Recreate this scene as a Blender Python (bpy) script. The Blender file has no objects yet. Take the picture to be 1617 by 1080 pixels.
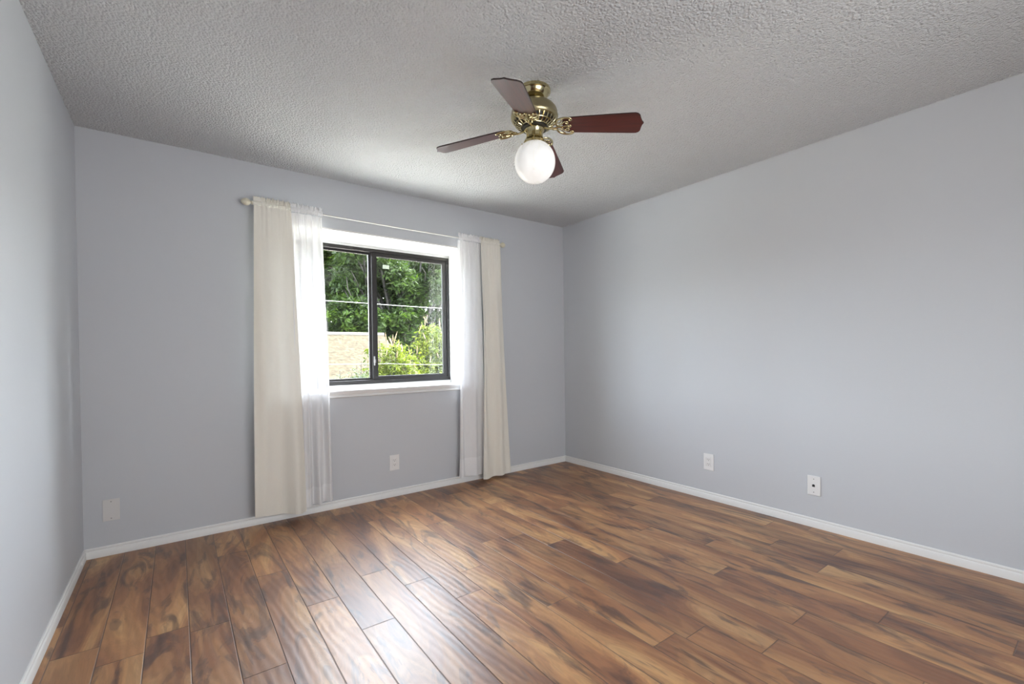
import bpy, bmesh, math, random
from mathutils import Vector, Matrix
PI = math.pi
rnd = random.Random(7)
S = bpy.context.scene
COL = S.collection

# ---------------------------------------------------------------- camera, world, lights, exposure
cd = bpy.data.cameras.new('camera'); cam = bpy.data.objects.new('camera', cd); COL.objects.link(cam)
YAW, PITCH, ROLL = math.radians(36.466), math.radians(-0.594), math.radians(-0.729)
fw = Vector((math.sin(YAW)*math.cos(PITCH), math.cos(YAW)*math.cos(PITCH), math.sin(PITCH)))
r0 = Vector((math.cos(YAW), -math.sin(YAW), 0)); u0 = r0.cross(fw)
rr = r0*math.cos(ROLL)+u0*math.sin(ROLL); uu = -r0*math.sin(ROLL)+u0*math.cos(ROLL)
m3 = Matrix((rr, uu, -fw)).transposed()
cam.matrix_world = Matrix.Translation((-0.7584, -3.4963, 1.1369)) @ m3.to_4x4()
cd.sensor_fit = 'HORIZONTAL'; cd.sensor_width = 36.0
cd.lens = 717.14/1617*36; cd.shift_y = 25.13/1617; cd.clip_start = 0.02; cd.clip_end = 200
S.camera = cam

W = bpy.data.worlds.new('sky'); S.world = W; W.use_nodes = True
nt = W.node_tree; nt.nodes.clear()
sk = nt.nodes.new('ShaderNodeTexSky'); sk.sky_type = 'NISHITA'; sk.sun_disc = False
sk.sun_elevation = math.radians(58); sk.sun_rotation = math.radians(100); sk.dust_density = 2.5; sk.air_density = 0.8
hs = nt.nodes.new('ShaderNodeHueSaturation'); hs.inputs['Saturation'].default_value = 0.32
bg = nt.nodes.new('ShaderNodeBackground'); bg.inputs[1].default_value = 6.2
wo = nt.nodes.new('ShaderNodeOutputWorld')
nt.links.new(sk.outputs[0], hs.inputs['Color']); nt.links.new(hs.outputs[0], bg.inputs[0]); nt.links.new(bg.outputs[0], wo.inputs[0])

sun = bpy.data.lights.new('sun', 'SUN'); sun.energy = 14.0; sun.angle = math.radians(0.6); sun.color = (1, .95, .84)
so = bpy.data.objects.new('sun', sun); COL.objects.link(so)
sd = Vector((0.62, -0.16, 1.15)).normalized()      # towards the sun, almost parallel to the window wall
so.rotation_euler = sd.to_track_quat('Z', 'Y').to_euler()

def area(name, loc, rot, sx, sy, e, col=(1, 1, 1)):
    l = bpy.data.lights.new(name, 'AREA'); l.shape = 'RECTANGLE'; l.size = sx; l.size_y = sy; l.energy = e; l.color = col
    o = bpy.data.objects.new(name, l); COL.objects.link(o); o.location = loc; o.rotation_euler = rot; return o
# portal that guides sky light through the window opening
po = area('window_portal', (0.53, 0.26, 1.47), (PI/2, 0, 0), 1.5, 1.2, 1); po.data.cycles.is_portal = True
po.rotation_euler = (-PI/2, 0, 0)
# added soft fill lamp, set in a made-up opening behind the camera
area('rear_fill_light', (.475, -4.33, 1.12), (PI/2+.12, 0, 0), 1.7, 1.85, 37, (1.0, 1.0, 1.0))
S.view_settings.view_transform = 'Standard'; S.view_settings.look = 'None'
S.view_settings.gamma = 1; S.view_settings.exposure = 0.47; S.view_settings.use_curve_mapping = False

# ---------------------------------------------------------------- material helpers
class NT:
    def __init__(s, name):
        s.m = bpy.data.materials.new(name); s.m.use_nodes = True; s.t = s.m.node_tree; s.t.nodes.clear()
        s.out = s.t.nodes.new('ShaderNodeOutputMaterial')
    def n(s, typ, **k):
        nd = s.t.nodes.new(typ)
        for a, v in k.items(): setattr(nd, a, v)
        return nd
    def l(s, a, b): s.t.links.new(a, b)
    def put(s, sock, v):
        if hasattr(v, 'default_value') or hasattr(v, 'is_linked'): s.l(v, sock)
        else: sock.default_value = v
    def math(s, op, a, b=None, c=None):
        nd = s.n('ShaderNodeMath', operation=op)
        for i, v in enumerate((a, b, c)):
            if v is not None: s.put(nd.inputs[i], v)
        return nd.outputs[0]
    def mix(s, f, a, b, typ='RGBA', blend='MIX'):
        nd = s.n('ShaderNodeMix', data_type=typ)
        if typ == 'RGBA': nd.blend_type = blend; i = (0, 6, 7); o = 2
        else: i = (0, 2, 3); o = 0
        s.put(nd.inputs[i[0]], f); s.put(nd.inputs[i[1]], a); s.put(nd.inputs[i[2]], b)
        return nd.outputs[o]
    def noise(s, vec, scale, detail=3, rough=.5, dist=0, dim='3D'):
        nd = s.n('ShaderNodeTexNoise', noise_dimensions=dim)
        if vec is not None: s.l(vec, nd.inputs['Vector'])
        nd.inputs['Scale'].default_value = scale; nd.inputs['Detail'].default_value = detail
        nd.inputs['Roughness'].default_value = rough; nd.inputs['Distortion'].default_value = dist
        return nd.outputs[0]
    def ramp(s, f, stops):
        nd = s.n('ShaderNodeValToRGB'); s.l(f, nd.inputs[0]); e = nd.color_ramp.elements
        while len(e) < len(stops): e.new(.5)
        for i, (p, c) in enumerate(stops):
            e[i].position = p; e[i].color = c if len(c) == 4 else (*c, 1)
        return nd.outputs[0]
    def bump(s, h, strength, dist, normal=None):
        nd = s.n('ShaderNodeBump'); nd.inputs['Strength'].default_value = strength; nd.inputs['Distance'].default_value = dist
        s.l(h, nd.inputs['Height'])
        if normal is not None: s.l(normal, nd.inputs['Normal'])
        return nd.outputs[0]
    def bsdf(s, col, rough=.5, metal=0, spec=.5, normal=None, coat=0, coat_rough=.1, trans=0, emit=None, estr=0):
        b = s.n('ShaderNodeBsdfPrincipled')
        s.put(b.inputs['Base Color'], (*col, 1) if isinstance(col, tuple) else col)
        s.put(b.inputs['Roughness'], rough); b.inputs['Metallic'].default_value = metal
        b.inputs['Specular IOR Level'].default_value = spec; b.inputs['Coat Weight'].default_value = coat
        b.inputs['Coat Roughness'].default_value = coat_rough; b.inputs['Transmission Weight'].default_value = trans
        if normal is not None: s.l(normal, b.inputs['Normal'])
        if emit: b.inputs['Emission Color'].default_value = (*emit, 1); b.inputs['Emission Strength'].default_value = estr
        return b.outputs[0]
    def done(s, sh): s.l(sh, s.out.inputs[0]); return s.m
    def pos(s, scale=None, rot=None):
        o = s.n('ShaderNodeTexCoord').outputs['Object']
        if scale or rot:
            mp = s.n('ShaderNodeMapping')
            if scale: mp.inputs['Scale'].default_value = scale
            if rot: mp.inputs['Rotation'].default_value = rot
            s.l(o, mp.inputs[0]); return mp.outputs[0]
        return o

def simple(name, col, rough=.5, metal=0, bumpy=0, bscale=40, **k):
    t = NT(name); nrm = None; c = col
    if bumpy:
        h = t.noise(t.pos(), bscale, 4); nrm = t.bump(h, bumpy, .004)
    return t.done(t.bsdf(c, rough, metal, normal=nrm, **k))

def wall_mat():
    t = NT('grey_paint'); p = t.pos()
    h = t.noise(p, 130, 3); h2 = t.noise(p, 3, 3)
    v = t.noise(p, 1.3, 3)
    c = t.mix(v, (.56, .582, .615, 1), (.575, .597, .63, 1))
    n = t.bump(h2, .12, .02, t.bump(h, .18, .0015))
    return t.done(t.bsdf(c, .62, spec=.35, normal=n))
def ceil_mat():
    t = NT('popcorn_ceiling'); p = t.pos()
    v = t.n('ShaderNodeTexVoronoi'); v.inputs['Scale'].default_value = 95; t.l(p, v.inputs['Vector'])
    a = t.noise(p, 150, 4, .7)
    b = t.math('MULTIPLY_ADD', v.outputs['Distance'], -1.0, a)
    b2 = t.math('ADD', b, t.noise(p, 70, 2))
    n = t.bump(b2, 1.0, .017)
    return t.done(t.bsdf((.88, .895, .91), .9, spec=.1, normal=n))
def floor_mat():
    t = NT('laminate_planks'); p = t.pos(); PW, PL = .1432, 1.22
    sx = t.n('ShaderNodeSeparateXYZ'); t.l(p, sx.inputs[0]); x, y = sx.outputs[0], sx.outputs[1]
    xr = t.math('DIVIDE', t.math('ADD', x, .876+PW*40), PW); row = t.math('FLOOR', xr); fx = t.math('FRACT', xr)
    wn = t.n('ShaderNodeTexWhiteNoise', noise_dimensions='1D'); t.l(row, wn.inputs['W'])
    yr = t.math('DIVIDE', t.math('ADD', t.math('ADD', y, 40), t.math('MULTIPLY', wn.outputs[0], PL)), PL)
    seg = t.math('FLOOR', yr); fy = t.math('FRACT', yr)
    cid = t.n('ShaderNodeCombineXYZ'); t.l(row, cid.inputs[0]); t.l(seg, cid.inputs[1])
    w2 = t.n('ShaderNodeTexWhiteNoise', noise_dimensions='3D'); t.l(cid.outputs[0], w2.inputs['Vector'])
    sc = t.n('ShaderNodeSeparateColor'); t.l(w2.outputs['Color'], sc.inputs[0])
    # per-plank shifted coordinates
    off = t.n('ShaderNodeVectorMath', operation='MULTIPLY'); t.l(w2.outputs['Color'], off.inputs[0]); off.inputs[1].default_value = (31, 57, 19)
    add = t.n('ShaderNodeVectorMath', operation='ADD'); t.l(p, add.inputs[0]); t.l(off.outputs[0], add.inputs[1])
    def mp(sc_):
        m = t.n('ShaderNodeMapping'); m.inputs['Scale'].default_value = sc_; t.l(add.outputs[0], m.inputs[0]); return m.outputs[0]
    big = t.noise(mp((5.2, 1.05, 1)), 1.0, 3, .5, 1.3)
    fig = t.noise(mp((7.0, 1.6, 1)), 1.0, 4, .55, 2.4)
    grain = t.noise(mp((90, 4, 1)), 1.0, 3, .6, .8)
    rings = t.math('MULTIPLY_ADD', t.math('SINE', t.math('MULTIPLY', big, 78.0)), .5, .5)
    rings2 = t.math('MULTIPLY_ADD', t.math('SINE', t.math('MULTIPLY', fig, 48.0)), .5, .5)
    base = t.ramp(big, [(.30, (.16, .060, .023)), (.43, (.27, .112, .042)), (.54, (.37, .178, .066)), (.70, (.50, .285, .118))])
    tint = t.ramp(sc.outputs[0], [(0, (.74, .70, .70)), (.5, (.98, .96, .94)), (1, (1.18, 1.16, 1.12))])
    c = t.mix(1.0, base, tint, blend='MULTIPLY')
    dk = t.ramp(fig, [(.345, (1, 1, 1)), (.415, (.55, .55, .55)), (.475, (.0, .0, .0))])
    c = t.mix(t.math('MULTIPLY', t.math('ADD', dk, t.math('MULTIPLY', t.math('POWER', rings2, 9.0), t.math('MULTIPLY', t.noise(mp((4, 2, 1)), 1.0, 2), .45))), .70), c, (.040, .017, .014, 1))
    gl = t.math('ADD', t.math('MULTIPLY', t.math('SUBTRACT', rings, .5), .17), t.math('MULTIPLY', t.math('SUBTRACT', rings2, .5), .13))
    g2 = t.math('ADD', t.math('MULTIPLY', t.math('SUBTRACT', grain, .5), .35), t.math('ADD', gl, 1.0))
    gc = t.n('ShaderNodeCombineColor'); [t.l(g2, gc.inputs[i]) for i in range(3)]
    c = t.mix(1.0, c, gc.outputs[0], blend='MULTIPLY')
    # bevelled seams
    ex = t.math('MULTIPLY', t.math('MINIMUM', fx, t.math('SUBTRACT', 1.0, fx)), PW)
    ey = t.math('MULTIPLY', t.math('MINIMUM', fy, t.math('SUBTRACT', 1.0, fy)), PL)
    e = t.math('MINIMUM', ex, ey)
    mr = t.n('ShaderNodeMapRange'); t.l(e, mr.inputs[0]); mr.inputs[1].default_value = .0; mr.inputs[2].default_value = .003
    seam = mr.outputs[0]
    c = t.mix(t.math('MULTIPLY', t.math('SUBTRACT', 1.0, seam), .75), c, (.045, .022, .014, 1))
    # hand scraped ripples run across the boards
    w = t.n('ShaderNodeTexWave', wave_type='BANDS', bands_direction='X')
    m2 = t.n('ShaderNodeMapping'); m2.inputs['Rotation'].default_value = (0, 0, math.radians(-12)); m2.inputs['Scale'].default_value = (1, .5, 1); t.l(p, m2.inputs[0])
    t.l(m2.outputs[0], w.inputs[0]); w.inputs['Scale'].default_value = 10; w.inputs['Distortion'].default_value = 4.5; w.inputs['Detail'].default_value = 2; w.inputs['Detail Scale'].default_value = .8
    lum = t.noise(mp((14, 3, 1)), 1.0, 2)
    h = t.math('ADD', t.math('MULTIPLY', w.outputs[0], .8), t.math('MULTIPLY', lum, .8))
    n1 = t.bump(h, .22, .0026)
    n2 = t.bump(seam, 1.0, .0022, n1)
    rg = t.math('ADD', .395, t.math('MULTIPLY', fig, .12))
    return t.done(t.bsdf(c, rg, spec=.9, normal=n2, coat=.3, coat_rough=.36))
def cloth_mat(name, col, transl, transp, bscale=700):
    t = NT(name); p = t.pos()
    wv = t.noise(p, bscale, 2); cr = t.noise(p, 9, 4, .55, .6)
    n = t.bump(cr, .30, .02, t.bump(wv, .12, .0006))
    d = t.n('ShaderNodeBsdfDiffuse'); d.inputs[0].default_value = (*col, 1); t.l(n, d.inputs['Normal'])
    tr = t.n('ShaderNodeBsdfTranslucent'); tr.inputs[0].default_value = (*col, 1); t.l(n, tr.inputs['Normal'])
    mx = t.n('ShaderNodeMixShader'); mx.inputs[0].default_value = transl; t.l(d.outputs[0], mx.inputs[1]); t.l(tr.outputs[0], mx.inputs[2])
    o = mx.outputs[0]
    if transp:
        tp = t.n('ShaderNodeBsdfTransparent'); m2 = t.n('ShaderNodeMixShader'); m2.inputs[0].default_value = transp
        t.l(o, m2.inputs[1]); t.l(tp.outputs[0], m2.inputs[2]); o = m2.outputs[0]
    return t.done(o)
def glass_mat():
    t = NT('window_glass')
    g = t.n('ShaderNodeBsdfGlossy'); g.inputs['Roughness'].default_value = .01; g.inputs[0].default_value = (1, 1, 1, 1)
    tp = t.n('ShaderNodeBsdfTransparent'); tp.inputs[0].default_value = (.955, .975, .965, 1)
    lw = t.n('ShaderNodeLayerWeight'); lw.inputs[0].default_value = .5
    f = t.math('ADD', .035, t.math('MULTIPLY', t.math('POWER', lw.outputs['Facing'], 5.0), .6))
    m = t.n('ShaderNodeMixShader'); t.l(f, m.inputs[0]); t.l(tp.outputs[0], m.inputs[1]); t.l(g.outputs[0], m.inputs[2])
    return t.done(m.outputs[0])
def leaf_mat(name, c1, c2, tl=.45):
    t = NT(name)
    oi = t.n('ShaderNodeTexCoord').outputs['Object']; v = t.noise(oi, 2.2, 3); v2 = t.noise(oi, 25, 1)
    f = t.math('ADD', t.math('MULTIPLY', v, .6), t.math('MULTIPLY', v2, .4))
    c = t.ramp(f, [(.36, c1), (.62, c2)])
    d = t.bsdf(c, .5, spec=.12)
    tr = t.n('ShaderNodeBsdfTranslucent'); c3 = t.mix(1.0, c, (1.2, 1.25, .6, 1), blend='MULTIPLY'); t.l(c3, tr.inputs[0])
    m = t.n('ShaderNodeMixShader'); m.inputs[0].default_value = tl; t.l(d, m.inputs[1]); t.l(tr.outputs[0], m.inputs[2])
    return t.done(m.outputs[0])
def blade_mat():
    t = NT('mahogany_blade'); p = t.pos((3, 60, 60))
    g = t.noise(p, 1.5, 4, .6, .4)
    c = t.ramp(g, [(.3, (.045, .003, .002)), (.7, (.105, .009, .005))])
    return t.done(t.bsdf(c, .36, spec=.7, coat=.8, coat_rough=.27))
def shingle_mat():
    t = NT('tan_shingles'); p = t.pos()
    b = t.n('ShaderNodeTexBrick'); t.l(p, b.inputs['Vector']); b.inputs['Scale'].default_value = 1; b.inputs['Brick Width'].default_value = .3; b.inputs['Row Height'].default_value = .145
    b.inputs['Mortar Size'].default_value = .006; b.inputs['Color1'].default_value = (.026, .0212, .0127, 1); b.inputs['Color2'].default_value = (.019, .0155, .0095, 1); b.inputs['Mortar'].default_value = (.015, .012, .008, 1)
    v = t.noise(p, 9, 6, .75); c = t.mix(1.0, b.outputs[0], t.ramp(v, [(.36, (.5, .46, .42)), (.64, (1.5, 1.5, 1.5))]), blend='MULTIPLY')
    return t.done(t.bsdf(c, .9, spec=.1))
def globe_mat():
    t = NT('marbled_white_glass'); v = t.noise(t.pos((1, 1, .4)), 22, 4, .6, 1.2)
    c = t.ramp(v, [(.3, (.74, .74, .72)), (.65, (.93, .93, .91))])
    b = t.n('ShaderNodeBsdfPrincipled'); t.l(c, b.inputs['Base Color']); b.inputs['Roughness'].default_value = .25
    t.l(c, b.inputs['Emission Color']); b.inputs['Emission Strength'].default_value = .32
    return t.done(b.outputs[0])

M = dict(
    wall=wall_mat(), ceil=ceil_mat(), floor=floor_mat(),
    trim=simple('white_trim_paint', (.80, .80, .79), .38), reveal=simple('reveal_plaster', (.82, .82, .80), .7, bumpy=.3, bscale=90),
    bronze=simple('dark_bronze_aluminium', (.026, .024, .024), .42, .35), rubber=simple('black_gasket', (.012, .012, .012), .6),
    chrome=simple('latch_metal', (.45, .45, .46), .35, .8), glass=glass_mat(), sticker=simple('pale_sticker', (.62, .70, .60), .6),
    cream=cloth_mat('cream_cotton', (.84, .813, .74), .07, 0), sheer=cloth_mat('white_sheer', (.90, .90, .91), .12, .10),
    hem=cloth_mat('white_hem', (.90, .90, .91), .13, .02), rod=simple('cream_rod', (.70, .66, .52), .4), rodw=simple('white_rod', (.78, .77, .73), .35),
    brass=simple('polished_brass', (.55, .48, .28), .16, 1.0), brass2=simple('satin_brass', (.42, .37, .22), .30, 1.0),
    dark=simple('dark_vent', (.02, .018, .014), .5), blade=blade_mat(), blade_edge=simple('blade_edge', (.018, .006, .005), .35),
    globe=globe_mat(), plate=simple('white_plastic', (.80, .80, .80), .33), plateg=simple('offwhite_plastic', (.68, .67, .66), .4),
    slot=simple('dark_slot', (.02, .02, .02), .6), screw=simple('screw_grey', (.28, .28, .27), .4, .5),
    leafd=leaf_mat('deep_green_leaf', (.0035, .008, .0022), (.024, .044, .008)), leafm=leaf_mat('mid_green_leaf', (.011, .026, .003), (.044, .075, .009), .45),
    leafb=leaf_mat('lime_leaf', (.018, .030, .0035), (.082, .098, .011), .45), leafg=leaf_mat('grey_green_leaf', (.02, .03, .018), (.045, .055, .035), .3),
    bark=simple('bark', (.010, .008, .006), .9, bumpy=.8, bscale=12), stalk=simple('dry_stalk', (.075, .05, .022), .8),
    shingle=shingle_mat(), ridge=simple('ridge_cap', (.06, .053, .042), .8), stucco=simple('neighbour_stucco', (.5, .44, .35), .9),
    grass=simple('pale_concrete', (.55, .53, .48), .95, bumpy=.6, bscale=8), wire=simple('pale_cable', (.14, .15, .14), .5),
    pole=simple('pole_wood', (.16, .11, .07), .9))

# ---------------------------------------------------------------- mesh helpers
def link(name, me, mat, parent=None, smooth=False, autos=None):
    o = bpy.data.objects.new(name, me); COL.objects.link(o)
    if mat: me.materials.append(mat)
    if smooth: me.polygons.foreach_set('use_smooth', [True]*len(me.polygons))
    if autos: me.set_sharp_from_angle(angle=math.radians(autos))
    if parent: o.parent = parent
    return o
def obj(name, bm, mat, parent=None, smooth=False, autos=None):
    bmesh.ops.recalc_face_normals(bm, faces=bm.faces)
    me = bpy.data.meshes.new(name); bm.to_mesh(me); bm.free()
    return link(name, me, mat, parent, smooth, autos)
def box(bm, a, b, bev=0):
    vs = [bm.verts.new((x, y, z)) for x in (a[0], b[0]) for y in (a[1], b[1]) for z in (a[2], b[2])]
    fs = [bm.faces.new([vs[i] for i in f]) for f in ((0, 1, 3, 2), (4, 6, 7, 5), (0, 4, 5, 1), (2, 3, 7, 6), (0, 2, 6, 4), (1, 5, 7, 3))]
    if bev: bmesh.ops.bevel(bm, geom=list({e for f in fs for e in f.edges}), offset=bev, segments=2, affect='EDGES', profile=.6)
def lathe(bm, prof, c=(0, 0, 0), seg=48, mat=None):
    mat = mat or Matrix.Identity(4); rings = []
    for r, z in prof:
        if r < 1e-6: rings.append([bm.verts.new(Vector(c)+mat @ Vector((0, 0, z)))]); continue
        rings.append([bm.verts.new(Vector(c)+mat @ Vector((r*math.cos(2*PI*i/seg), r*math.sin(2*PI*i/seg), z))) for i in range(seg)])
    for A, B in zip(rings, rings[1:]):
        for i in range(seg):
            j = (i+1) % seg
            if len(A) == 1 and len(B) == 1: continue
            if len(A) == 1: bm.faces.new((A[0], B[i], B[j]))
            elif len(B) == 1: bm.faces.new((A[i], B[0], A[j]))
            else: bm.faces.new((A[i], B[i], B[j], A[j]))
def tube(bm, pts, rad, seg=10, flat=1.0):
    pts = [Vector(p) for p in pts]; n = len(pts); rings = []
    rad = rad if isinstance(rad, (list, tuple)) else [rad]*n
    for i, p in enumerate(pts):
        d = (pts[min(i+1, n-1)]-pts[max(i-1, 0)]).normalized()
        up = Vector((0, 0, 1)) if abs(d.z) < .95 else Vector((1, 0, 0))
        a = d.cross(up).normalized(); b = a.cross(d).normalized()
        rings.append([bm.verts.new(p+(a*math.cos(2*PI*k/seg)+b*math.sin(2*PI*k/seg)*flat)*rad[i]) for k in range(seg)])
    for A, B in zip(rings, rings[1:]):
        for k in range(seg): bm.faces.new((A[k], A[(k+1) % seg], B[(k+1) % seg], B[k]))
    bm.faces.new(rings[0]); bm.faces.new(rings[-1][::-1])
def spline(pts, n=8):
    out = []; P = [Vector(p) for p in pts]; P = [P[0]*2-P[1]]+P+[P[-1]*2-P[-2]]
    for i in range(1, len(P)-2):
        for k in range(n):
            t = k/n; a, b, c, d = P[i-1:i+3]
            out.append(.5*((2*b)+(c-a)*t+(2*a-5*b+4*c-d)*t*t+(3*b-a-3*c+d)*t**3))
    out.append(P[-2]); return out
def prism(bm, outline, z0, z1):
    a = [bm.verts.new((x, y, z0)) for x, y in outline]; b = [bm.verts.new((x, y, z1)) for x, y in outline]
    n = len(a); bm.faces.new(a[::-1]); bm.faces.new(b)
    for i in range(n): bm.faces.new((a[i], a[(i+1) % n], b[(i+1) % n], b[i]))
def empty(name, loc, label=None, cat=None, group=None, kind=None, rot=(0, 0, 0)):
    o = bpy.data.objects.new(name, None); COL.objects.link(o); o.location = loc; o.rotation_euler = rot; o.empty_display_size = .1
    tag(o, label, cat, group, kind); return o
def tag(o, label=None, cat=None, group=None, kind=None):
    if label: o['label'] = label
    if cat: o['category'] = cat
    if group: o['group'] = group
    if kind: o['kind'] = kind
    return o

# ---------------------------------------------------------------- room shell
XL, XR, H, YB = -1.1965, 2.5064, 2.44, -4.15
WX0, WX1, WZ0, WZ1, WD = -.13, 1.275, .878, 2.078, .205     # window opening and frame plane
T = .3
bm = bmesh.new(); box(bm, (XL-T, YB-1.6, -.12), (XR+T, T, 0)); tag(obj('floor', bm, M['floor']), kind='structure')
bm = bmesh.new(); box(bm, (XL-T, YB-1.6, H), (XR+T, T, H+.2)); tag(obj('ceiling', bm, M['ceil']), kind='structure')
bm = bmesh.new(); box(bm, (XL-T, YB-T, 0), (XL, T, H)); tag(obj('wall_left', bm, M['wall']), kind='structure')
bm = bmesh.new(); box(bm, (XR, YB-T, 0), (XR+T, T, H)); tag(obj('wall_right', bm, M['wall']), kind='structure')
def hole_wall(y0, y1, x0, x1, z0, z1, hx0, hx1, hz0, hz1):
    bm = bmesh.new()
    box(bm, (x0, y0, z0), (hx0, y1, z1)); box(bm, (hx1, y0, z0), (x1, y1, z1))
    if hz0 > z0: box(bm, (hx0, y0, z0), (hx1, y1, hz0))
    box(bm, (hx0, y0, hz1), (hx1, y1, z1)); return bm
tag(obj('wall_back', hole_wall(0, T, XL, XR, 0, H, WX0, WX1, WZ0-.03, WZ1), M['wall']), kind='structure')
tag(obj('wall_front', hole_wall(YB-.12, YB, XL, XR, 0, H, -.4, 1.35, 0, 2.08), M['wall']), kind='structure')  # opening in this unseen wall is added to hold the fill lamp
bm = bmesh.new(); box(bm, (XL-T, YB-1.8, 0), (XR+T, YB-1.6, H)); box(bm, (XL-T, YB-1.6, 0), (XL, YB-T, H)); box(bm, (XR, YB-1.6, 0), (XR+T, YB-T, H))
tag(obj('wall_sky_block', bm, M['wall']), kind='structure')  # added unseen walls, keep sky light out of the rear opening
# plaster reveal lining of the window recess: a sloping head and two jambs
bm = bmesh.new()
def quadbox(bm, a, b, c, d, th):
    n = (Vector(b)-Vector(a)).cross(Vector(d)-Vector(a)).normalized()*th
    v = [bm.verts.new(Vector(q)) for q in (a, b, c, d)]+[bm.verts.new(Vector(q)+n) for q in (a, b, c, d)]
    for f in ((0, 1, 2, 3), (7, 6, 5, 4), (0, 4, 5, 1), (1, 5, 6, 2), (2, 6, 7, 3), (3, 7, 4, 0)): bm.faces.new([v[i] for i in f])
quadbox(bm, (WX0, .0015, WZ1), (WX0, WD+.09, WZ1-.052), (WX1, WD+.09, WZ1-.052), (WX1, .0015, WZ1), .012)
box(bm, (WX0, .0015, WZ0), (WX0+.012, WD+.09, WZ1)); box(bm, (WX1-.012, .0015, WZ0), (WX1, WD+.09, WZ1))
tag(obj('trim_2', bm, M['reveal']), kind='structure')
# baseboards: moulded profile swept along the walls
def baseboard(name, p0, p1, nrm, m0, m1):
    prof = [(0, 0), (.012, 0), (.012, .036), (.0095, .040), (.0065, .0425), (.0075, .046), (.0085, .050), (.0075, .055), (.004, .058), (0, .058)]
    p0, p1, n = Vector(p0), Vector(p1), Vector(nrm); d = (p1-p0).normalized()
    bm = bmesh.new(); A = []; B = []
    for t_, z in prof:
        A.append(bm.verts.new(p0+n*t_+d*(t_*m0)+Vector((0, 0, z)))); B.append(bm.verts.new(p1+n*t_-d*(t_*m1)+Vector((0, 0, z))))
    k = len(prof)
    for i in range(k): bm.faces.new((A[i], A[(i+1) % k], B[(i+1) % k], B[i]))
    bm.faces.new(A); bm.faces.new(B[::-1])
    tag(obj(name, bm, M['trim'], smooth=True, autos=40), kind='structure')
baseboard('baseboard_back', (XL, 0, 0), (XR, 0, 0), (0, -1, 0), 1, 1)
baseboard('baseboard_left', (XL, YB, 0), (XL, 0, 0), (1, 0, 0), 0, 1)
baseboard('baseboard_right', (XR, 0, 0), (XR, YB, 0), (-1, 0, 0), 1, 0)

# window sill: stool with a rounded nose over a moulded apron
bm = bmesh.new()
prof = [(WD+.02, WZ0), (-.022, WZ0), (-.030, WZ0-.004), (-.032, WZ0-.011), (-.030, WZ0-.018), (-.020, WZ0-.020), (-.019, WZ0-.030), (-.012, WZ0-.036),
        (-.011, WZ0-.044), (-.017, WZ0-.048), (-.018, WZ0-.054), (-.010, WZ0-.058), (0, WZ0-.058), (.0, WZ0-.03), (WD+.02, WZ0-.03)]
# inner part fits the opening, the nose runs a little past it
def sweepx(bm, prof, x0, x1):
    A = [bm.verts.new((x0, y, z)) for y, z in prof]; B = [bm.verts.new((x1, y, z)) for y, z in prof]; k = len(prof)
    for i in range(k): bm.faces.new((A[i], B[i], B[(i+1) % k], A[(i+1) % k]))
    bm.faces.new(A); bm.faces.new(B[::-1])
sweepx(bm, prof[1:14]+[(0, WZ0)][:0], WX0-.04, WX1+.04)
box(bm, (WX0+.012, -.01, WZ0-.028), (WX1-.012, WD+.04, WZ0-.0005))
box(bm, (WX0+.012, WD-.018, WZ0-.001), (WX1-.012, WD+.05, WZ0+.022), .002)
tag(obj('trim_1', bm, M['trim'], smooth=True, autos=35), kind='structure')

# ---------------------------------------------------------------- window: dark horizontal slider
win = empty('window_1', (0, WD, 0), kind='structure')
FX0, FX1, FZ0, FZ1 = WX0+.014, 1.272, WZ0+.0225, 2.012
FX1 = WX1-.0125; F = .034
def frame(bm, x0, x1, z0, z1, w, y0, y1, wt=None, wb=None, bev=.002):
    wt = wt or w; wb = wb or w
    box(bm, (x0, y0, z0), (x0+w, y1, z1), bev); box(bm, (x1-w, y0, z0), (x1, y1, z1), bev)
    box(bm, (x0+w-.001, y0, z1-wt), (x1-w+.001, y1, z1), bev); box(bm, (x0+w-.001, y0, z0), (x1-w+.001, y1, z0+wb), bev)
bm = bmesh.new(); frame(bm, FX0, FX1, FZ0, FZ1, .024, -.008, .05, .028, .032)
obj('window_frame', bm, M['bronze'], win)
bm = bmesh.new(); box(bm, (WX0+.013, -.004, FZ1), (WX1-.0125, .05, WZ1-.033-.012), .002); obj('head_blocking', bm, M['trim'], win)
MX = .553      # meeting stile
s1 = empty('sliding_sash', (0, 0, 0)); s1.parent = win
bm = bmesh.new(); frame(bm, MX-.004, FX1-.02, FZ0+.026, FZ1-.022, .043, .002, .022, .036, .034); obj('sash_frame', bm, M['bronze'], s1)
bm = bmesh.new(); box(bm, (MX+.036, .010, FZ0+.058), (FX1-.058, .0145, FZ1-.056)); obj('pane', bm, M['glass'], s1)
bm = bmesh.new(); frame(bm, MX+.037, FX1-.061, FZ0+.058, FZ1-.056, .004, .006, .018); obj('gasket', bm, M['rubber'], s1)
s2 = empty('fixed_sash', (0, 0, 0)); s2.parent = win
bm = bmesh.new(); frame(bm, FX0+.02, MX+.002, FZ0+.026, FZ1-.022, .026, .026, .046, .024, .022); obj('sash_frame', bm, M['bronze'], s2)
bm = bmesh.new(); box(bm, (FX0+.044, .034, FZ0+.046), (MX-.022, .0385, FZ1-.044)); obj('pane', bm, M['glass'], s2)
bm = bmesh.new(); box(bm, (MX+.004, -.004, 1.05), (MX+.014, .004, 1.125), .002); box(bm, (MX+.001, -.012, 1.072), (MX+.017, -.002, 1.10), .002)
tag(obj('latch', bm, M['chrome'], win), 'small grey metal latch')
bm = bmesh.new(); box(bm, (.648, .0085, 1.861), (.703, .0097, 1.893)); tag(obj('sticker', bm, M['sticker'], s1), 'small pale green rectangular sticker')

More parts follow.
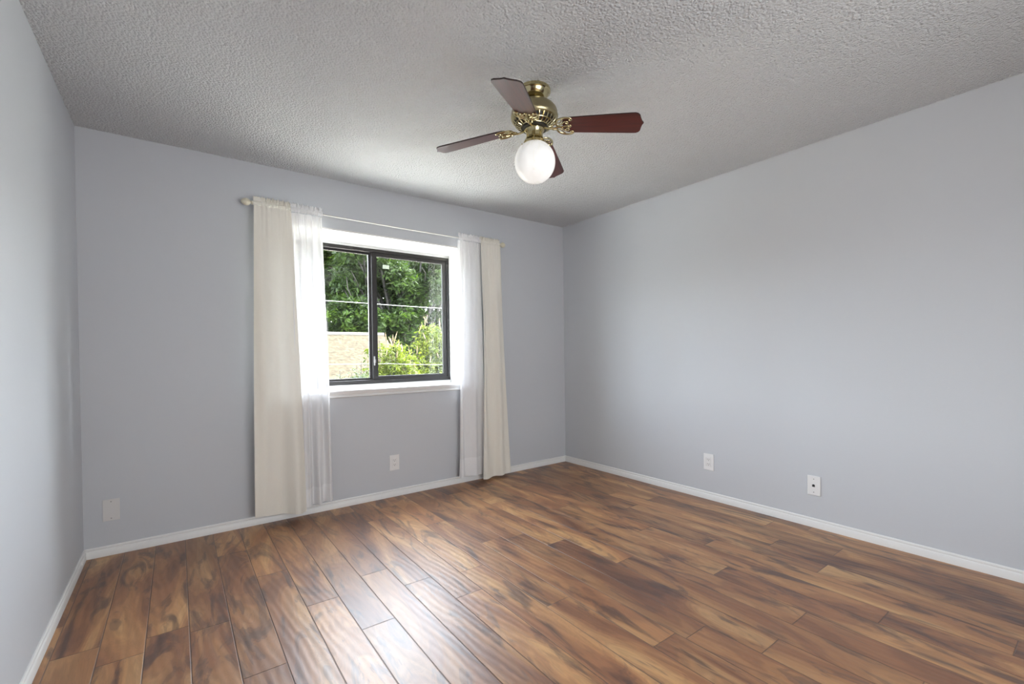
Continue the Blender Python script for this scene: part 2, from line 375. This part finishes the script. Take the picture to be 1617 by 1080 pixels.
# ---------------------------------------------------------------- curtain rod
RY, RZ = -.075, 2.138
rod = empty('curtain_rod', (.65, 0, RZ), 'thin cream curtain rod with small turned ends above the dark window', 'curtain rod')
bm = bmesh.new(); tube(bm, [(-.997, RY, .012), (.0, RY, .002), (.997, RY, -.004)], .0044, 14); obj('pole', bm, M['rodw'], rod, True, 40)
for sx, x, z in ((-1, -.990, .012), (1, .992, -.004)):
    bm = bmesh.new(); mt = Matrix.Rotation(sx*PI/2, 4, 'Y')
    lathe(bm, [(0, -.004), (.012, -.004), (.013, .004), (.008, .008), (.014, .014), (.021, .026), (.023, .036), (.020, .048), (.013, .058), (.006, .064), (0, .066)], (x, RY, z), 28, mt)
    # ribbed turning
    for v in bm.verts:
        c = Vector((v.co.x, RY, z)); d = v.co-c
        a = math.atan2(d.z, d.y)+ (v.co.x-x)*60
        v.co = c+d*(1+.07*math.sin(8*a))
    obj('finial', bm, M['rod'], rod, True, 50)
    bm = bmesh.new(); bx = x+(-sx)*.03
    box(bm, (bx-.007, RY-.004, z-.012), (bx+.007, -.0005, z-.006), .001); box(bm, (bx-.012, -.004, z-.035), (bx+.012, -.0005, z+.012), .001)
    obj('bracket', bm, M['rodw'], rod)

# ---------------------------------------------------------------- curtains
def curtain(name, label, cat, top, bot, ztop, zbot, y0, mat, hemmat, hem_h, seed, nf, amp, ruff, flat=0.0, lean=0, nu=160, nv=90, fold=None):
    """cloth hung on the rod: top/bot = (left, right) edges in x; gathered header, long folds and a hem"""
    rg = random.Random(seed)
    ph = [rg.uniform(0, 6.28) for _ in range(6)]; x0 = top[0]
    root = empty(name, ((top[0]+top[1])/2, y0, 0), label, cat); ox, oy = root.location.x, root.location.y
    rz = lambda x: RZ+.012-(x+.3)*.0081
    def wave(u, v):
        s = 0
        for k in range(3): s += math.sin(2*PI*(nf*(1+.37*k))*(u+.06*math.sin(3.1*v+ph[k]))+ph[k])/(1+k*.9)
        s2 = sum(math.sin(2*PI*nf*3.3*(1+.4*k)*u+ph[k+3]) for k in range(3))/3
        g = max(0, 1-v*6)
        if fold: s += fold(u, v)
        return s*amp*(.35+.65*min(1, v*3.0))+s2*.0045*g
    def pt(u, v, lift=0):
        x = (top[0]+(bot[0]-top[0])*v**.9)*(1-u)+(top[1]+(bot[1]-top[1])*v**.9)*u
        if flat: pass
        z = rz(x)-.018+(zbot(u)-rz(x)+.018)*v
        y = y0-wave(u, v)-lift+lean*v
        x += .006*math.sin(9*u+4*v+ph[1])*v
        y = min(y, -.017)
        return (x-ox, y-oy, z)
    def grid(bm, U, V, f):
        vs = [[bm.verts.new(f(u, v)) for u in U] for v in V]
        for a, b in zip(vs, vs[1:]):
            for i in range(len(U)-1): bm.faces.new((a[i], a[i+1], b[i+1], b[i]))
    U = [i/nu for i in range(nu+1)]
    vh = 1-hem_h/(ztop-.05)
    bm = bmesh.new(); grid(bm, U, [vh*i/nv for i in range(nv+1)], pt); obj('panel', bm, mat, root, True)
    bm = bmesh.new(); grid(bm, U, [vh-.0015+(1.0015-vh)*i/8 for i in range(9)], lambda u, v: pt(u, v, .0016))
    grid(bm, U, [vh-.0015+(1.0015-vh)*i/8 for i in range(9)], lambda u, v: pt(u, v, -.0006)); obj('hem', bm, hemmat, root, True)
    # header: sleeve round the rod and the frill that stands above it
    bm = bmesh.new(); nu2 = 260; rad = .013
    sect = [(-150+i*30) for i in range(11)]
    fr = [rg.uniform(0, 6.28) for _ in range(8)]
    def gath(x): return sum(math.sin(x*k_+fr[i]) for i, k_ in enumerate((310, 437, 620, 905)))/4
    def ff(u): 
        return 0.12 if (flat and ((u*(top[1]-top[0])) < flat)) else 1.0
    def head(u, a):
        x = top[0]+(top[1]-top[0])*u; q = gath(x)*ff(u)
        zc = rz(x)
        if a <= 0: t_ = math.radians(-90-180*(a)); 
        return x, q, zc
    rows = []
    ns = 14
    for j in range(ns+1):
        row = []
        for i in range(nu2+1):
            u = i/nu2; x, q, zc = head(u, 1); f_ = ff(u)
            t_ = j/ns
            if t_ <= .6:      # front of the sleeve, bottom to top
                a = math.radians(-80+160*(t_/.6)); R_ = rad+.0040*q
                y = RY-R_*math.cos(a); z = zc+(R_+.003)*math.sin(a)
            else:             # frill
                k = (t_-.6)/.4; w2 = math.sin(x*210+fr[5])*.5+math.sin(x*390+fr[6])*.5
                y = RY-.004+(q*.016+w2*.012*f_)*k; z = zc+.013+ruff*k*(1+.40*w2*f_+.25*q)
            row.append(bm.verts.new((x-ox+.002*q*math.sin(j), y-oy, z)))
        rows.append(row)
    for a, b in zip(rows, rows[1:]):
        for i in range(nu2): bm.faces.new((a[i], a[i+1], b[i+1], b[i]))
    obj('header_frill', bm, hemmat if mat is M['sheer'] else mat, root, True)
    return root
CT = 'curtain'
curtain('cream_curtain', 'opaque cream curtain hanging left of the window, toward the blank wall plate', CT,
        (-.335, -.11), (-.367, -.035), 2.15, lambda u: .085-.04*u, -.100, M['cream'], M['cream'], .17, 3, 1.5, .019, .030, flat=.05)
curtain('sheer_curtain', 'translucent white sheer curtain left of the window, beside the wide cream curtain', CT,
        (-.112, .098), (-.09, .148), 2.14, lambda u: .062+.028*u, -.064, M['sheer'], M['hem'], .125, 11, 3.2, .018, .028)
curtain('sheer_curtain', 'translucent white sheer curtain right of the window, above the floor glare', CT,
        (1.21, 1.437), (1.195, 1.462), 2.14, lambda u: .068-.01*u, -.070, M['sheer'], M['hem'], .16, 23, 2.1, .020, .028)
curtain('cream_curtain', 'opaque cream curtain hanging right of the window, nearest the far room corner', CT,
        (1.422, 1.640), (1.42, 1.722), 2.13, lambda u: .022+.03*max(0, u-.55), -.096, M['cream'], M['cream'], .15, 31, 1.7, .024, .028)

# ---------------------------------------------------------------- wall plates
def plate(name, c, nrm, w, h, label, cat, kind, mat):
    o = empty(name, c, label, cat, rot=(0, 0, math.atan2(nrm[0], -nrm[1])))   # local -Y faces the room
    bm = bmesh.new(); box(bm, (-w/2, -.006, -h/2), (w/2, 0, h/2), .0028)
    if kind == 'outlet': pass
    obj('cover_plate', bm, mat, o)
    def screw(z):
        b = bmesh.new(); lathe(b, [(0, -.0005), (.0032, -.0005), (.0028, .0012), (0, .0016)], (0, -.006, z), 16, Matrix.Rotation(PI/2, 4, 'X')); obj('screw', b, M['screw'], o)
    if kind == 'outlet':
        b = bmesh.new(); frame(b, -.0215, .0215, -.0375, .0375, .0032, -.0085, -.005, bev=.0008); obj('insert_rim', b, mat, o)
        for s in (1, -1):
            rcp = empty('receptacle', (0, 0, s*.0175)); rcp.parent = o
            b = bmesh.new(); prism(b, [(.0155*math.cos(a)*(1 if abs(math.sin(a)) < .8 else .95), max(-.0125, min(.0125, .0155*math.sin(a)))) for a in [2*PI*i/32 for i in range(32)]], 0, .0022)
            for v in b.verts: v.co = Vector((v.co.x, -.006-v.co.z, v.co.y))
            obj('face', b, mat, rcp)
            b = bmesh.new(); box(b, (-.0072, -.0088, -.0005), (-.005, -.0078, .0078)); box(b, (.005, -.0088, .0005), (.0072, -.0078, .0070))
            lathe(b, [(0, 0), (.0026, 0), (.0026, .001), (0, .001)], (0, -.0078, -.0065), 12, Matrix.Rotation(PI/2, 4, 'X'))
            obj('slots', b, M['slot'], rcp)
    if kind == 'blank':
        screw(.048); screw(-.048)
    if kind == 'data':
        screw(.042); screw(-.042)
        b = bmesh.new(); box(b, (-.0095, -.0085, -.0105), (.0095, -.0055, .0105), .0008); obj('jack_housing', b, mat, o)
        b = bmesh.new(); box(b, (-.0075, -.0092, -.0075), (.0075, -.0083, .0070)); box(b, (-.0035, -.0092, .0068), (.0035, -.0083, .0092)); tag(obj('socket', b, M['slot'], o), 'black square data socket')
    return o
plate('power_outlet', (.636, 0, .272), (0, -1), .080, .122, 'white double power outlet on the wall under the window', 'outlet', 'outlet', M['plate'])
plate('power_outlet', (XR, -1.597, .286), (-1, 0), .080, .126, 'white double power outlet on the long bare right wall', 'outlet', 'outlet', M['plate'])
plate('blank_wall_plate', (-1.076, 0, .260), (0, -1), .076, .124, 'plain off-white blank cover plate low beside the left room corner', 'wall plate', 'blank', M['plateg'])
plate('data_wall_plate', (XR, -2.31, .267), (-1, 0), .074, .124, 'white wall plate with one small black socket on the right wall', 'wall plate', 'data', M['plate'])

# ---------------------------------------------------------------- ceiling fan
FAN = (.689, -1.750, 0)
fan = empty('ceiling_fan', (FAN[0], FAN[1], H), 'brass ceiling fan with four red-brown blades and a white globe light', 'ceiling fan')
def L(name, prof, mat, parent=fan, seg=64, smooth=True, au=38):
    bm = bmesh.new(); lathe(bm, [(r, z-H) for r, z in prof], seg=seg); return obj(name, bm, mat, parent, smooth, au)
L('canopy', [(.0, 2.4395), (.080, 2.4395), (.082, 2.434), (.081, 2.424), (.076, 2.421), (.074, 2.416), (.063, 2.401), (.050, 2.392), (.040, 2.388), (.0, 2.388)], M['brass'])
L('neck', [(.028, 2.392), (.027, 2.384), (.034, 2.380), (.034, 2.374), (.028, 2.372)], M['brass2'])
L('motor_housing', [(.0, 2.378), (.040, 2.377), (.060, 2.373), (.068, 2.369), (.072, 2.371), (.085, 2.364), (.100, 2.352), (.109, 2.340), (.1135, 2.328), (.1145, 2.308), (.117, 2.305), (.117, 2.299), (.1145, 2.296),
                    (.113, 2.290), (.109, 2.287), (.100, 2.286), (.0, 2.286)], M['brass2'])
L('vent_cone', [(.098, 2.287), (.090, 2.274), (.074, 2.260), (.055, 2.255), (.0, 2.255)], M['dark'])
bm = bmesh.new()
for k in range(28):
    a = 2*PI*k/28; c, s = math.cos(a), math.sin(a)
    tube(bm, [(c*r, s*r, z-H) for r, z in ((.106, 2.288), (.100, 2.276), (.084, 2.262), (.070, 2.256))], .0034, 6)
for r, z in ((.092, 2.269), (.068, 2.255)):
    tube(bm, [(r*math.cos(2*PI*i/60), r*math.sin(2*PI*i/60), z-H) for i in range(61)], .0036, 6)
obj('vent_grille', bm, M['brass'], fan, True, 50)
L('flywheel', [(.0, 2.257), (.062, 2.257), (.064, 2.252), (.062, 2.245), (.0, 2.245)], M['dark'])
bm = bmesh.new()
sw = [(.0, 2.246), (.046, 2.246), (.049, 2.241), (.047, 2.237), (.043, 2.231), (.041, 2.218), (.040, 2.206), (.043, 2.202), (.043, 2.199), (.036, 2.197), (0, 2.197)]
lathe(bm, [(r, z-H) for r, z in sw], seg=72)
for k in range(24):
    a = 2*PI*k/24; lathe(bm, [(0, .0035), (.003, .002), (.0035, 0), (.003, -.002), (0, -.0035)], (.0475*math.cos(a), .0475*math.sin(a), 2.2405-H), 8)
obj('switch_housing', bm, M['brass'], fan, True, 38)
L('globe_fitter', [(.0, 2.199), (.036, 2.199), (.044, 2.196), (.050, 2.190), (.053, 2.184), (.056, 2.178), (.0565, 2.169), (.054, 2.168), (.053, 2.174), (.0, 2.186)], M['brass'])
for k in range(3):
    a = 2*PI*k/3+.3; bm = bmesh.new()
    mt = Matrix.Rotation(a, 4, 'Z') @ Matrix.Rotation(PI/2, 4, 'Y')
    lathe(bm, [(0, -.003), (.0022, -.003), (.0022, .006), (.0045, .006), (.0045, .010), (0, .011)], (.055*math.cos(a), .055*math.sin(a), 2.175-H), 12, mt)
    obj('thumb_screw', bm, M['brass'], fan)
GR = .101; gz = 2.083
prof = [(.044, 2.166), (.043, 2.172)][:1]
a0 = math.asin(.044/GR)
prof = [(.044, gz+1.02*GR*math.cos(a0)+.004)]+[(GR*math.sin(a0+(PI-a0)*i/30), gz+1.02*GR*math.cos(a0+(PI-a0)*i/30)) for i in range(31)]
prof[-1] = (0, gz-1.02*GR)
L('globe', prof, M['globe'], au=80)
for k, (ax, ay, ln) in enumerate(((-.030, -.034, .052), (.036, -.026, .03))):
    bm = bmesh.new(); tube(bm, [(ax*1.05, ay*1.05, 2.206-H), (ax*1.42, ay*1.42, 2.192-H), (ax*1.45, ay*1.45, 2.192-ln-H)], .0012, 6)
    for q in range(int(ln/.006)): lathe(bm, [(0, .002), (.0019, 0), (0, -.002)], (ax*1.45, ay*1.45, 2.192-ln+q*.006-H), 6)
    obj('pull_chain', bm, M['brass'], fan)
# blades (local +X outwards; the ccw edge hangs lower)
PITCH_B = math.radians(-12.5)
def blade_outline():
    R0, R1 = .142, .518
    up = [(R0, 0), (R0, .020), (R0+.006, .036), (R0+.018, .047), (R0+.05, .052), (R1-.15, .0615), (R1-.05, .066), (R1-.030, .066), (R1-.018, .061), (R1-.010, .050), (R1-.006, .030), (R1-.001, .012), (R1+.006, .0)]
    return up+[(x, -y) for x, y in reversed(up[1:-1])]
def make_blade():
    bm = bmesh.new(); prism(bm, blade_outline(), -.003, .003)
    o = obj('blade', bm, M['blade']); o.data.materials.append(M['blade_edge'])
    for p in o.data.polygons:
        if abs(p.normal.z) < .5: p.material_index = 1
    return o
def make_iron():
    bm = bmesh.new(); z = -.0075
    # arm from the flywheel to the blade, scrolled crescent and two inner curls
    tube(bm, spline([(.048, 0, -.010), (.070, 0, -.017), (.096, 0, -.018), (.124, 0, -.012), (.165, 0, z)], 6), [.008]*6+[.0065]*6+[.0055]*6+[.005]*7, 8, .7)
    for s in (1, -1):
        tube(bm, spline([(.118, 0, z), (.112, s*.020, z), (.120, s*.040, z), (.140, s*.053, z), (.163, s*.057, z), (.184, s*.052, z), (.190, s*.044, z), (.184, s*.038, z), (.177, s*.041, z)], 6), .0052, 8, .8)
        tube(bm, spline([(.120, s*.004, z), (.138, s*.012, z), (.150, s*.027, z), (.164, s*.031, z), (.172, s*.023, z), (.166, s*.015, z), (.158, s*.019, z)], 6), .0040, 8, .8)
        tube(bm, spline([(.114, s*.024, z), (.130, s*.022, z), (.140, s*.034, z), (.150, s*.050, z)], 5), .0032, 8, .8)
        tube(bm, spline([(.088, 0, -.018), (.096, s*.014, -.014), (.112, s*.019, z-.001)], 5), .0042, 8, .8)
    tube(bm, spline([(.165, 0, z), (.176, .006, z), (.184, 0, z), (.176, -.006, z), (.165, 0, z)], 5), .0035, 8, .8)
    return obj('blade_iron', bm, M['brass'], smooth=True, autos=50)
b0, i0 = make_blade(), make_iron()
for k, ang in enumerate((37.5, 129.5, -142.5, -52.5)):
    b = b0 if k == 0 else b0.copy(); i = i0 if k == 0 else i0.copy()
    if k: COL.objects.link(b); COL.objects.link(i)
    for o in (b, i):
        o.parent = fan; o.location = (0, 0, 2.264-H); o.rotation_mode = 'XYZ'
        o.rotation_euler = (PITCH_B, math.radians(7.0), math.radians(ang))

# ---------------------------------------------------------------- outside
GZ = -2.9
bm = bmesh.new(); box(bm, (-40, .5, GZ-.2), (60, 70, GZ)); tag(obj('ground', bm, M['grass']), kind='structure')
def leaves(bm, rg, centre, rad, n, size, flat=.8, shell=.55, tilt=1.0):
    c = Vector(centre); R = Vector(rad)
    for _ in range(n):
        d = Vector((rg.gauss(0, 1), rg.gauss(0, 1), rg.gauss(0, 1))).normalized()
        q = shell+(1-shell)*rg.random()**.6
        p = c+Vector((d.x*R.x*q, d.y*R.y*q, d.z*R.z*q))
        a = Vector((rg.gauss(0, 1), rg.gauss(0, 1), rg.gauss(0, .6)-.3)).normalized()
        nn = Vector((rg.gauss(0, tilt), rg.gauss(0, tilt), 1)).normalized(); b = a.cross(nn).normalized(); s = size*rg.uniform(.6, 1.3); w = s*.24*flat
        k = a.cross(b).normalized()*s*.08
        v = [bm.verts.new(x) for x in (p, p+a*s*.5+b*w+k, p+a*s, p+a*s*.5-b*w+k)]
        bm.faces.new(v)
def tree(name, label, x, y, trunk_h, clusters, lmat, size, seed, group=None, per=420, tr=.16, cat='tree'):
    rg = random.Random(seed); o = empty(name, (x, y, GZ), label, cat, group)
    bm = bmesh.new(); top = Vector((rg.uniform(-.3, .3), 0, trunk_h))
    tube(bm, spline([(0, 0, -.05), (.05, .03, trunk_h*.4), tuple(top*.8), tuple(top)], 4), [tr*(1.15-.6*i/12) for i in range(13)], 10)
    obj('trunk', bm, M['bark'], o, True)
    bm = bmesh.new()
    for (cx, cy, cz, r) in clusters:
        e = Vector((cx, cy, cz)); s_ = top*rg.uniform(.62, .95)
        mid = (s_+e)/2+Vector((rg.uniform(-.2, .2), rg.uniform(-.2, .2), rg.uniform(.0, .35)))
        tube(bm, spline([tuple(s_), tuple(mid), tuple(e)], 4), [tr*.42*(1-.085*i) for i in range(9)], 7)
        for _ in range(4):
            t_ = e+Vector((rg.uniform(-1, 1), rg.uniform(-1, 1), rg.uniform(-.6, 1)))*r*.8
            tube(bm, [tuple(mid.lerp(e, .6)), tuple(e.lerp(t_, .5)+Vector((0, 0, .06))), tuple(t_)], [tr*.14, tr*.1, tr*.04], 5)
    obj('branches', bm, M['bark'], o, True)
    bm = bmesh.new()
    for (cx, cy, cz, r) in clusters:
        n = int(per*r*r)
        for q in range(max(4, int(7*r))):      # clumps of leaves with gaps between them
            d = Vector((rg.gauss(0, 1), rg.gauss(0, 1), rg.gauss(0, .8))).normalized()*r*rg.uniform(.25, .85)
            rr_ = r*rg.uniform(.30, .5)
            leaves(bm, rg, (cx+d.x, cy+d.y, cz+d.z), (rr_, rr_, rr_*.75), n//max(4, int(7*r)), size, shell=.2)
    obj('foliage', bm, lmat, o); return o
def cl(rg, n, x0, x1, y0, y1, z0, z1, r0, r1):
    return [(rg.uniform(x0, x1), rg.uniform(y0, y1), rg.uniform(z0, z1), rg.uniform(r0, r1)) for _ in range(n)]
g = random.Random(5)
# heights below are above the ground, 2.9 m under the room floor
tree('shade_tree', 'tall dark green tree with a leafy crown filling the right window pane', 8.0, 16.5, 4.2, cl(g, 66, -3.2, 2.9, -1.5, 1.3, 3.5, 9.6, .9, 1.3), M['leafd'], .24, 1, per=620, tr=.22)
tree('shade_tree', 'dark tree seen through the left pane, with sky gaps in its crown', 4.4, 19.5, 6.2, cl(g, 48, -6.0, 2.7, -1.2, 1.2, 6.2, 10.0, .8, 1.2), M['leafd'], .24, 2, per=470, tr=.2)
tree('broadleaf_tree', 'lighter green low tree rising just behind the tan roof ridge', 3.9, 15.2, 3.4, cl(g, 20, -2.8, 1.7, -.7, .8, 4.1, 5.5, .6, .9), M['leafm'], .17, 3, per=620, tr=.13)
tree('broadleaf_tree', 'mid green tree behind, at the right edge of the window', 12.6, 17.5, 4.6, cl(g, 34, -2.4, 2.4, -1.4, 1.4, 3.8, 9.6, .9, 1.3), M['leafm'], .22, 4, per=480, tr=.2)
tree('background_tree', 'far dark tree standing between and behind the two shade trees', 7.6, 25.0, 6.5, cl(g, 60, -5.8, 7.6, -1, 1, 4.4, 11.2, 1.3, 1.9), M['leafd'], .34, 6, per=260, tr=.2)

def shrub(name, label, x, y, h, spread, lmat, seed, n_stem, size, n_leaf, spikes, zlo=.35):
    rg = random.Random(seed); o = empty(name, (x, y, GZ), label, 'shrub')
    bs = bmesh.new(); bl = bmesh.new()
    for s in range(n_stem):
        a = rg.uniform(0, 2*PI); q = rg.random()**.5; tx, ty = math.cos(a)*q*spread[0], math.sin(a)*q*spread[1]
        hh = h*(1-.20*q*q)*rg.uniform(.82, 1.04)
        P = spline([(tx*.12, ty*.12, -.05), (tx*.4, ty*.4, hh*.4), (tx*.85, ty*.85, hh*.8), (tx, ty, hh)], 5)
        tube(bs, P, [.022*(1-.055*i) for i in range(len(P))], 5)
        for _ in range(n_leaf):
            t_ = rg.uniform(zlo, 1.0); i = min(len(P)-1, int(t_*(len(P)-1))); p = P[i]
            leaves(bl, rg, (p.x+rg.gauss(0, .10), p.y+rg.gauss(0, .10), p.z+rg.gauss(0, .05)), (.07, .07, .06), 5, size, shell=.1)
        if rg.random() < spikes:
            for _ in range(1):
                e = Vector(P[-1])+Vector((rg.gauss(0, .06), rg.gauss(0, .06), -rg.uniform(0, .1)))
                t2 = e+Vector((rg.gauss(0, .05), rg.gauss(0, .05), rg.uniform(.12, .28)))
                sh = bmesh.new(); tube(sh, [tuple(e), tuple((e+t2)/2), tuple(t2)], [.008, .013, .003], 6); obj('seed_head', sh, M['stalk'], o)
    obj('stems', bs, M['bark'], o); obj('foliage', bl, lmat, o)
    return o
shrub('flowering_shrub', 'lime green shrub with dry brown seed spikes at the right of the right pane', 4.25, 6.1, 4.80, (.95, .45), M['leafb'], 41, 66, .095, 62, .8, .5)
shrub('flowering_shrub', 'lime green shrub with brown seed spikes beside the dark meeting stile', 2.5, 4.9, 4.50, (.64, .42), M['leafb'], 42, 58, .09, 60, .8, .5)
shrub('small_shrub', 'small grey-green shrub low in the left pane before the tan roof', 1.52, 4.0, 3.98, (.34, .28), M['leafg'], 43, 34, .06, 44, 0, .6)

# neighbouring house: tan shingled roof with a pale ridge
nb = empty('neighbour_house', (0, 11.2, GZ), 'neighbouring house with a tan shingled roof and pale ridge seen in the left pane', 'house')
rzh, ey = 4.70, 2.8                      # ridge height above the ground, run to the eave
bm = bmesh.new(); box(bm, (-9, -ey+.5, 0), (4.5, ey-.5, 3.05)); obj('wall', bm, M['stucco'], nb)
sl = math.atan2(rzh-3.1, ey); ln = math.hypot(rzh-3.1, ey)
for s in (1, -1):
    bm = bmesh.new(); box(bm, (-9.3, -ln if s > 0 else 0, -.12), (4.8, 0 if s > 0 else ln, 0))
    o = obj('roof_slope', bm, M['shingle'], nb); o.location = (0, 0, rzh); o.rotation_euler = (s*sl, 0, 0)
bm = bmesh.new(); tube(bm, [(-9.3, 0, rzh+.0), (4.8, 0, rzh+.0)], .07, 8); tag(obj('ridge_cap', bm, M['ridge'], nb), 'pale ridge cap')

# overhead cables
def cable(label, pts, r):
    o = empty('overhead_cable', pts[0], label, 'cable'); bm = bmesh.new(); p0 = Vector(pts[0])
    tube(bm, spline([tuple(Vector(p)-p0) for p in pts], 8), r, 6); obj('line', bm, M['wire'], o, True)

cable('pale overhead cable crossing both window panes before the dark trees', [(-6, 7.5, 2.50), (-1, 7.5, 2.42), (2.2, 7.5, 2.405), (5.2, 7.5, 2.375), (9, 7.5, 2.45), (14, 7.5, 2.75)], .0065)
cable('thin pale cable passing low through the lime shrubs in the right pane', [(-6, 4.1, 1.15), (-1, 4.1, 1.02), (2.0, 4.1, .985), (2.9, 4.1, .95), (5, 4.1, .93), (10, 4.1, 1.1)], .0035)
for x in (-6, 14):
    o = empty('utility_pole', (x, 5.8, GZ), 'wooden utility pole carrying the pale overhead cables', 'pole', 'utility poles at the cable ends'); bm = bmesh.new()
    tube(bm, [(0, 0, -.1), (0, 0, 8)], [.14, .11], 12); obj('post', bm, M['pole'], o, True)
    bm = bmesh.new(); box(bm, (-.06, -2.0, 5.2), (.06, 2.0, 5.32)); obj('crossarm', bm, M['pole'], o)
